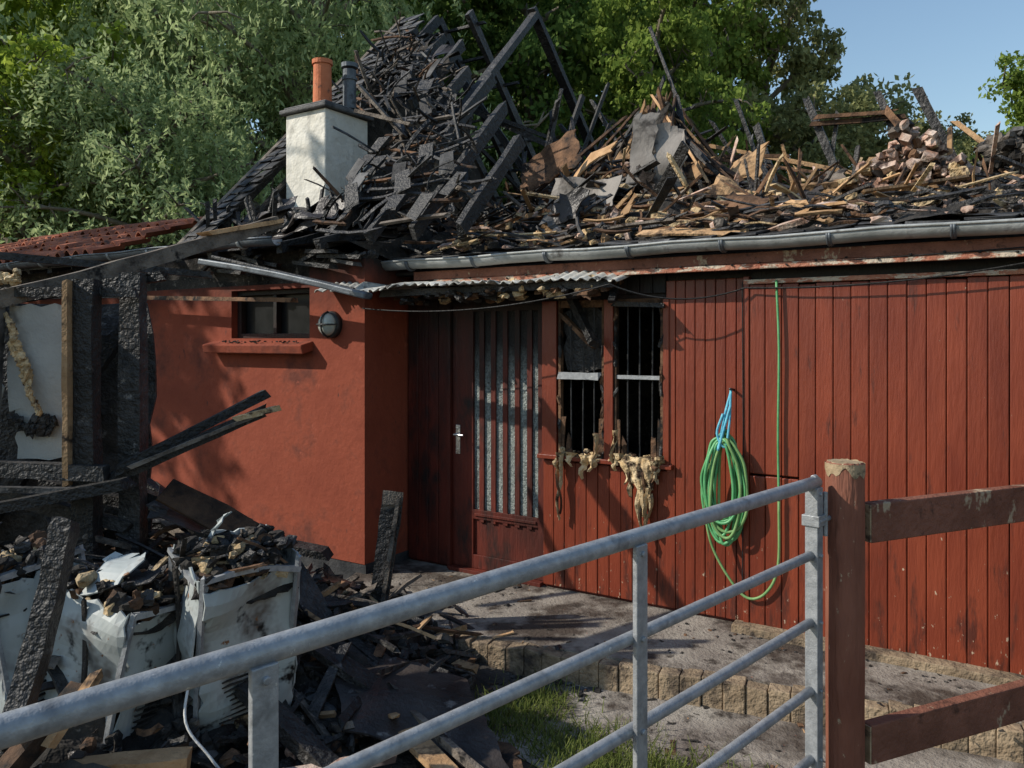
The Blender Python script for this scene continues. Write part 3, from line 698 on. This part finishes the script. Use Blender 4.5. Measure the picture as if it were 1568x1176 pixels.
for i in range(900):
    x=R(-1.2,1.6); y=R(3.1,6.2)
    on=(x-ka.x)*kd.y-(y-ka.y)*kd.x<0
    if on and x<-.6 and y<5.2: on=False
    z=.001 if on else -.150
    q=R(.002,.007) if random.random()<.86 else R(.010,.024)
    if on and (x>.9 or y>5.67-.6429*(x-.258)): continue
    if on and random.random()<min(.8,max(0,(x+.5)*.8)): continue
    if random.random()<.45: b.chunk((x,y,z),(q,q*R(.6,1.6),q*.5),random.choice((6,0,1,0)))
    else: d=rdir(.1)*q*3; c=Vector((x,y,z+.004)); b.plank(c-d,c+d,q,q*.4,random.choice((6,0,1,0,2)),jag=.003,seg=1)
for i in range(160):
    s=R(.8,4); rr=R(.12,.3) if random.random()<.6 else R(.15,.8); x=.258+.84*s-.54*rr; y=5.67-.54*s-.84*rr; q=R(.003,.010); b.chunk((x,y,.002),(q,q*1.5,q*.4),random.choice((0,1,0,6)))
for i in range(70):
    t=R(0,1.0); p=ka+kd*t; b.chunk((p.x+R(-.1,.05),p.y-R(.05,.25),-.145),(R(.008,.03),R(.008,.025),R(.006,.015)),random.choice((6,0,1,3)))
b.build('rubble_pieces',DEB,RUB)
b=MB()
P=b.plank
P((-1.77,3.2,1.06),(-1.86,3.0,.30),.085,.08,0,up=(0,1,0),jag=.04,seg=12,bend=.03)
P((-1.72,3.25,.36),(-1.98,2.8,.0),.09,.07,1,jag=.04,seg=5)
P((-1.65,3.2,.42),(-1.75,3.05,.22),.05,.03,2,jag=.03)
P((-.735,5.0,.80),(-.83,4.95,.06),.13,.045,0,up=(0,1,.1),jag=.05,seg=8)
P((-.70,4.97,.78),(-.80,4.92,.08),.025,.05,8,up=(0,1,.1),jag=.03,seg=6); P((-.735,4.975,.80),(-.745,4.97,.70),.12,.02,8,up=(0,1,.1),jag=.04,seg=3)
P((-.55,3.75,-.02),(-.02,2.95,-.06),.10,.03,2,jag=.02); P((-.48,3.78,.0),(.08,3.0,-.04),.03,.04,8,jag=.02)
P((-.95,3.25,-.02),(-.50,3.42,-.02),.07,.03,5,jag=.02)
P((-1.7,3.1,.06),(-1.25,3.15,.08),.11,.11,2,jag=.04,seg=5); P((-1.9,2.95,-.02),(-1.2,3.0,-.04),.12,.1,2,jag=.05,seg=5); P((-1.35,2.9,-.05),(-.95,3.0,-.08),.12,.1,1,jag=.05,seg=5)
P((-2.4,5.1,.62),(-1.15,5.0,.42),.14,.05,0,jag=.04,seg=6); P((-2.15,4.7,.92),(-1.35,4.6,.46),.10,.03,0,jag=.03,seg=5); P((-2.6,4.5,.95),(-2.0,4.5,.8),.12,.05,0,jag=.03)
P((-1.9,4.35,.95),(-1.3,4.4,.62),.18,.015,1,up=(0,-.6,1),jag=.03); P((-1.3,4.6,.5),(-.9,4.3,.05),.16,.03,0,jag=.04)
P((-1.1,4.1,.25),(-.5,3.9,-.05),.12,.04,0,jag=.04); P((-1.0,4.5,.15),(-.2,3.8,-.1),.1,.05,0,jag=.04); P((-1.2,3.6,.2),(-.7,3.3,-.06),.10,.06,0,jag=.04)
P((-2.9,4.2,1.0),(-2.05,4.3,.75),.07,.07,0,jag=.03)
b.sheet((-1.0,4.35,.12),(.75,-.25,-.08),(.25,-.75,-.12),12,12,.03,7,rag=.02,thick=.01)
b.sheet((-.35,3.75,-.10),(.35,-.1,.02),(.05,-.4,-.0),8,8,.04,1,rag=.04,thick=.01)
b.sheet((-2.0,4.55,.95),(.5,.1,-.22),(.1,-.35,-.1),6,6,.06,7,rag=.03)
b.build('charred_timbers',DEB,RUB)
def appliance(name,c,size,rz,tx,ty):
    b=MB(); w,d,h=size
    M=Matrix.Translation(c)@Matrix.Rotation(rz,4,'Z')@Matrix.Rotation(tx,4,'X')@Matrix.Rotation(ty,4,'Y')
    def S(o,u,v,m=0,amp=.045,rag=.014):
        o=M@Vector(o);u=M.to_3x3()@Vector(u);v=M.to_3x3()@Vector(v); b.sheet(o,u,v,14,16,amp,m,fr=4.0,rag=rag,thick=.008)
    S((-w/2,-d/2,-h/2),(w,0,0),(0,0,h)); S((w/2,-d/2,-h/2),(0,d,0),(0,0,h*.95),0); S((w/2,d/2,-h/2),(-w,0,0),(0,0,h)); S((-w/2,d/2,-h/2),(0,-d,0),(0,0,h*1.04),0)
    S((-w/2,-d/2,h*.34),(w,0,0),(0,d,0),1,.09)
    for (x,y) in ((-1,-1),(1,-1),(1,1),(-1,1)):
        p=M@Vector((x*w/2,y*d/2,-h/2)); q=M@Vector((x*w/2,y*d/2,h*.52)); b.plank(p,q,.022,.022,2,jag=.01,seg=6,bend=R(-.02,.02))
    b.plank(M@Vector((-w/2,-d/2,h/2)),M@Vector((w/2,-d/2,h/2+R(-.05,.03))),.03,.025,2,jag=.02,bend=R(-.04,.04))
    b.plank(M@Vector((w/2,-d/2,h/2)),M@Vector((w/2,d/2,h/2+R(-.08,.03))),.03,.025,2,jag=.02,bend=R(-.04,.04))
    for i in range(10):
        z=-h*.3+i*.025; b.plank(M@Vector((w/2+.03,-d*.3,z)),M@Vector((w/2+.03,d*.1,z)),.012,.006,1)
    b.plank(M@Vector((-w*.1,-d/2-.04,h*.5)),M@Vector((w*.2,-d/2-.05,-h*.2)),.02,.012,1,jag=.02,bend=.02)
    b.plank(M@Vector((-w*.5,-d/2-.03,h*.1)),M@Vector((w*.3,-d/2-.05,-h*.3)),.05,.015,5,jag=.03,bend=.03)
    for i in range(110):
        p=M@Vector((R(-w/2,w/2),R(-d/2,d/2),h*.44+R(0,.12))); b.chunk(p,(R(.012,.05),R(.01,.04),R(.01,.035)),random.choice((1,1,1,5,5,3,4,4)))
    for i in range(30):
        p=M@Vector((R(-w/2,w/2),R(-d/2,d/2),h*.48)); dd=rdir(.8); b.plank(p,p+dd*R(.06,.24),R(.01,.04),.012,random.choice((1,5,5,4,3)),jag=.03,seg=3,bend=R(-.02,.02))
    for k in range(2): b.sheet(M@Vector((-w*.4+R(0,.1),-d*.4,h*.47)),M.to_3x3()@Vector((w*R(.3,.5),0,.06)),M.to_3x3()@Vector((0,d*.4,R(.03,.12))),8,8,.12,random.choice((5,5,0)),rag=.04)
    return b.build(name,[m_enamel,m_ash,m_galv,m_insul,m_scorch,m_char])
appliance('burned_fridge',(-2.20,3.62,.36),(.42,.42,.76),-.50,.10,-.14)
appliance('burned_washing_machine',(-1.74,3.60,.27),(.42,.42,.70),-.40,-.10,.16)
appliance('burned_cooker',(-1.30,3.72,.36),(.34,.44,.86),-.80,.05,.22)
b=MB(); b.tube(catmull([(-1.38,3.5,.62),(-1.36,3.4,.35),(-1.34,3.3,.18),(-1.22,3.25,.06),(-1.1,3.2,-.05),(-1.02,3.05,-.1),(-1.0,2.9,-.13)],6),.006,0,6); b.build('loose_cable',[m_wwire],smooth=True)
# burned lean-to frame
LF=empty('burned_lean_to_frame')
b=MB();P=b.plank
P((-3.2,3.5,1.70),(-1.63,5.55,2.56),.08,.09,6,jag=.03,seg=14,bend=-.03)
P((-1.95,5.1,2.42),(-1.60,5.56,2.57),.085,.03,2,jag=.04)
P((-2.22,4.2,-.1),(-2.22,4.2,2.06),.11,.10,0,up=(0,1,0),jag=.02,seg=12); P((-2.285,4.15,1.0),(-2.285,4.15,2.05),.03,.09,2,up=(0,1,0),jag=.01,seg=6)
P((-2.05,4.35,-.1),(-2.05,4.35,2.1),.12,.10,0,up=(0,1,0),jag=.02,seg=12)
P((-2.9,4.2,-.1),(-2.9,4.2,2.0),.1,.1,0,up=(0,1,0),jag=.02,seg=8)
P((-3.4,4.15,1.12),(-2.1,4.15,1.06),.08,.08,0,jag=.02,seg=6); P((-3.4,4.2,2.0),(-1.98,4.25,2.0),.05,.05,0,jag=.02,seg=6)
P((-2.1,4.2,1.02),(-1.36,4.45,1.36),.07,.06,0,jag=.03,seg=6); P((-2.05,4.15,1.07),(-1.40,4.55,1.44),.05,.05,0,jag=.03,seg=6)
P((-1.95,4.16,1.10),(-1.32,4.42,1.37),.04,.02,6,jag=.04,seg=5); P((-1.5,4.35,1.32),(-1.30,4.42,1.37),.05,.03,5,jag=.03)
P((-3.4,4.1,1.0),(-2.2,4.1,.98),.05,.03,3,jag=.02); P((-2.7,4.18,1.1),(-2.66,4.18,2.0),.03,.05,3,up=(0,1,0),jag=.01)
P((-3.3,4.5,1.9),(-1.9,4.4,2.1),.05,.06,0,jag=.02); P((-2.3,4.4,1.0),(-1.98,4.5,.85),.1,.06,0,jag=.02); P((-3.3,3.9,.78),(-1.95,4.1,1.02),.08,.06,0,jag=.03,seg=6)
P((-3.5,5.0,2.30),(-2.1,5.6,2.2),.05,.05,0,jag=.03)
P((-3.2,4.6,.4),(-2.2,4.7,1.9),.08,.06,0,jag=.03)
b.sheet((-3.6,4.62,.2),(1.45,.15,0),(0,0,1.75),10,10,.04,0,rag=.03,thick=.02)
b.sheet((-2.62,4.25,1.12),(.30,0,0),(0,0,.28),5,5,.01,4,rag=.01,thick=.012)
b.sheet((-2.66,4.25,1.38),(.36,0,0),(0,0,.55),6,8,.01,4,rag=.012,thick=.012)
b.sheet((-3.05,4.22,1.3),(.35,0,0),(0,0,.72),6,8,.015,4,rag=.03,thick=.012)
for i in range(40):
    t=i/39; ww=.012+.02*math.sin(t*3.1); b.chunk((-2.64+.16*t+.01*math.sin(t*14),4.20,1.87-.5*t),(ww,.012,.02),5)
for i in range(30): b.chunk((-2.5+R(-.12,.1),4.22,1.3+R(-.04,.05)),(R(.01,.035),.014,R(.01,.035)),0)
for i in range(14): b.chunk((-2.62+R(-.09,.07),4.15,2.04+R(0,.06)),(R(.01,.03),.02,R(.01,.025)),5)
b.build('frame_timbers',[m_char,m_scorch,m_tan,m_slate,m_plaster,m_insul,m_grey],LF)
# ------------------------------------------------------------------ trees
def rnd_unit(rng,N):
    v=rng.normal(size=(N,3)); return v/np.linalg.norm(v,axis=1)[:,None]
def leafquads(rng,C,L,W,droop=0):
    N=len(C); a=rnd_unit(rng,N); a[:,2]-=droop; a/=np.linalg.norm(a,axis=1)[:,None]
    q=rnd_unit(rng,N); bb=np.cross(a,q); bb/=np.linalg.norm(bb,axis=1)[:,None]+1e-6
    l=(L*rng.uniform(.7,1.3,N))[:,None]/2; w=(W*rng.uniform(.7,1.3,N))[:,None]/2
    return np.stack([C-a*l,C+bb*w,C+a*l,C-bb*w],1)
def gen_tree(seed,kind):
    rng=np.random.default_rng(seed); random.seed(seed)
    h=10.;Rc=3.2; b=MB(); cl=[]
    tp=[Vector((.25*math.sin(z*.5+seed),.2*math.cos(z*.4+seed)-.2,z)) for z in np.linspace(-.2,h*.85,10)]
    b.tube(tp,list(np.linspace(.26,.05,10)),0,8)
    nl=22
    for i in range(nl):
        z=h*(.15+.72*i/nl); a=i*2.4+R(-.4,.4); base=Vector((.25*math.sin(z*.5+seed),.2*math.cos(z*.4+seed)-.2,z))
        zz=(z/h-.15)/.85; ext=Rc*math.sqrt(max(.08,1-((zz-.38)/.66)**2))*R(.7,1.12)
        tip=base+Vector((math.cos(a)*ext,math.sin(a)*ext,R(.2,1.5)))
        mid=base.lerp(tip,.5)+Vector((0,0,.25)); pts=catmull([base,mid,tip],4); b.tube(pts,list(np.linspace(.09,.02,len(pts))),0,6)
        for f in (.45,.65,.85,1.0):
            p=pts[int(f*(len(pts)-1))]
            for k in range(3):
                e=p+Vector((R(-1,1),R(-1,1),R(-.6,.9)))*(.9*(1.2-f*.4)); b.tube([p,p.lerp(e,.5)+Vector((0,0,.08)),e],[.03,.02,.008],0,4); cl.append((e.x,e.y,e.z))
    cl=np.array(cl)
    ex=rnd_unit(rng,60)*np.array([Rc*.55,Rc*.55,h*.16])+np.array([0,0,h*.84]); cl=np.vstack([cl,ex])
    if kind=='willow':
        Ns=2700; ci=rng.integers(0,len(cl),Ns); st=cl[ci]+rng.normal(0,.36,(Ns,3)); out=st.copy(); out[:,2]=0; out/=np.linalg.norm(out,axis=1)[:,None]+.3
        ln=rng.uniform(.3,1.1,Ns); C=[]; kk=12
        for k in range(kk):
            t=k/(kk-1); C.append(st+out*(ln*.5*t*(1-.3*t))[:,None]+np.c_[np.zeros(Ns),np.zeros(Ns),.15*t-ln*t*t]+rng.normal(0,.05,(Ns,3)))
        C=np.vstack(C); Q=leafquads(rng,C,.17,.058,.7)
    else:
        N,L,W={'b':(24000,.165,.11),'far':(9000,.34,.22),'thin':(8000,.22,.14)}[kind]
        ci=rng.integers(0,len(cl),N); rad=rng.uniform(.30,.62,len(cl))
        u=rnd_unit(rng,N)*(rng.uniform(0,1,N)**.5)[:,None]*rad[ci][:,None]; u[:,2]*=.55
        C=cl[ci]+u; Q=leafquads(rng,C,L,W,.35)
    tm=bpy.data.meshes.new('trunk'); tm.from_pydata(b.v,[],b.f); tm.materials.append(m_bark); tm.polygons.foreach_set('use_smooth',[True]*len(b.f))
    return tm,Q
bases=[gen_tree(11,'b'),gen_tree(23,'b'),gen_tree(5,'willow'),gen_tree(31,'far'),gen_tree(11,'thin')]
cache={}
def T(name,k,leafm,x,y,hh,w,rot):
    tm,Q=bases[k]; key=(k,leafm.name)
    if key not in cache: cache[key]=quads_mesh('crown',Q,[leafm])
    e=empty(name,(x,y,-.15),rot); sc=(w/3.4,w/3.4,hh/10.3); link('trunk',tm,e,sc=sc); link('crown',cache[key],e,sc=sc)
T('broadleaf_tree',0,l_yell,-11.5,15.5,10.5,3.4,.3)
T('broadleaf_tree',1,l_yell,-8.8,14.3,7.0,2.4,1.3)
T('broadleaf_tree',1,l_broad,-10.5,20,13.5,4.2,2.)
T('willow_tree',2,l_willow,-7.0,17,12.0,3.2,.4)
T('willow_tree',2,l_willow,-4.1,16.5,10.8,2.9,2.4)
T('willow_tree',2,l_willow,-6.3,14.3,6.8,2.4,4.1)
T('broadleaf_tree',0,l_dark,-2.0,20,12.5,3.4,4)
T('broadleaf_tree',1,l_dark,.4,21.5,13.5,3.6,5)
T('broadleaf_tree',0,l_broad,3.1,19,10.8,2.6,1.0)
T('broadleaf_tree',0,l_broad,5.4,23.5,14.2,3.6,2.8)
T('broadleaf_tree',1,l_olive,7.6,24.5,12.8,3.3,.9)
T('broadleaf_tree',0,l_olive,8.6,22.0,9.0,2.8,3.9)
T('broadleaf_tree',1,l_olive,11.6,26,9.8,3.0,4.4)
T('broadleaf_tree',0,l_olive,15.2,29,9.6,3.2,5.4)
T('broadleaf_tree',1,l_broad,14.4,20.5,10.2,2.8,.2)
T('broadleaf_tree',3,l_dark,-7.5,27,16,5,.7)
T('broadleaf_tree',3,l_dark,-14.5,27,17,5,.1)
T('broadleaf_tree',3,l_dark,-1.5,29,17,5,1.7)
T('broadleaf_tree',3,l_dark,4,30,17,4.6,2.7)
T('broadleaf_tree',3,l_dark,-3.5,19.5,8.5,3.2,3.1)
T('broadleaf_tree',4,l_broad,-10.5,7.6,8.6,2.5,2.2)     # left of frame: dapples the wing wall
rng=np.random.default_rng(77); NC=700
cc=np.c_[rng.uniform(-45,50,NC),rng.uniform(34,38,NC),rng.uniform(0,6.3,NC)]
ci=rng.integers(0,NC,36000); u=rnd_unit(rng,36000)*(rng.uniform(0,1,36000)**.4*1.1)[:,None]
link('distant_tree_belt',quads_mesh('distant_tree_belt',leafquads(rng,cc[ci]+u,.55,.36,.2),[l_dark]))
# ------------------------------------------------------------------ light, world, camera
Ld=Vector((.82,.07,-.57)).normalized()
sl=bpy.data.lights.new('sun','SUN'); sl.energy=5.0; sl.angle=math.radians(.5); sl.color=(1,.93,.82)
so=bpy.data.objects.new('sun',sl); scene.collection.objects.link(so); so.rotation_euler=Ld.to_track_quat('-Z','Y').to_euler()
w=bpy.data.worlds.new('World'); scene.world=w; w.use_nodes=True; nt=w.node_tree
sk=nt.nodes.new('ShaderNodeTexSky'); sk.sky_type='NISHITA'; sk.sun_disc=False
sk.sun_elevation=math.asin(-Ld.z); sk.sun_rotation=math.atan2(-Ld.x,-Ld.y)
sk.air_density=1.5; sk.dust_density=.4; sk.ozone_density=3.0
bg=nt.nodes['Background']; bg.inputs[1].default_value=.15; nt.links.new(sk.outputs[0],bg.inputs[0])
cd=bpy.data.cameras.new('camera'); cam=bpy.data.objects.new('camera',cd); scene.collection.objects.link(cam)
cam.location=(0,0,1.75); cam.rotation_euler=(math.radians(90),0,0); cd.sensor_width=36; cd.lens=28.26; cd.shift_y=-.0434; cd.clip_start=.05; cd.clip_end=1500
scene.camera=cam
scene.view_settings.view_transform='Standard'; scene.view_settings.look='None'; scene.view_settings.exposure=0
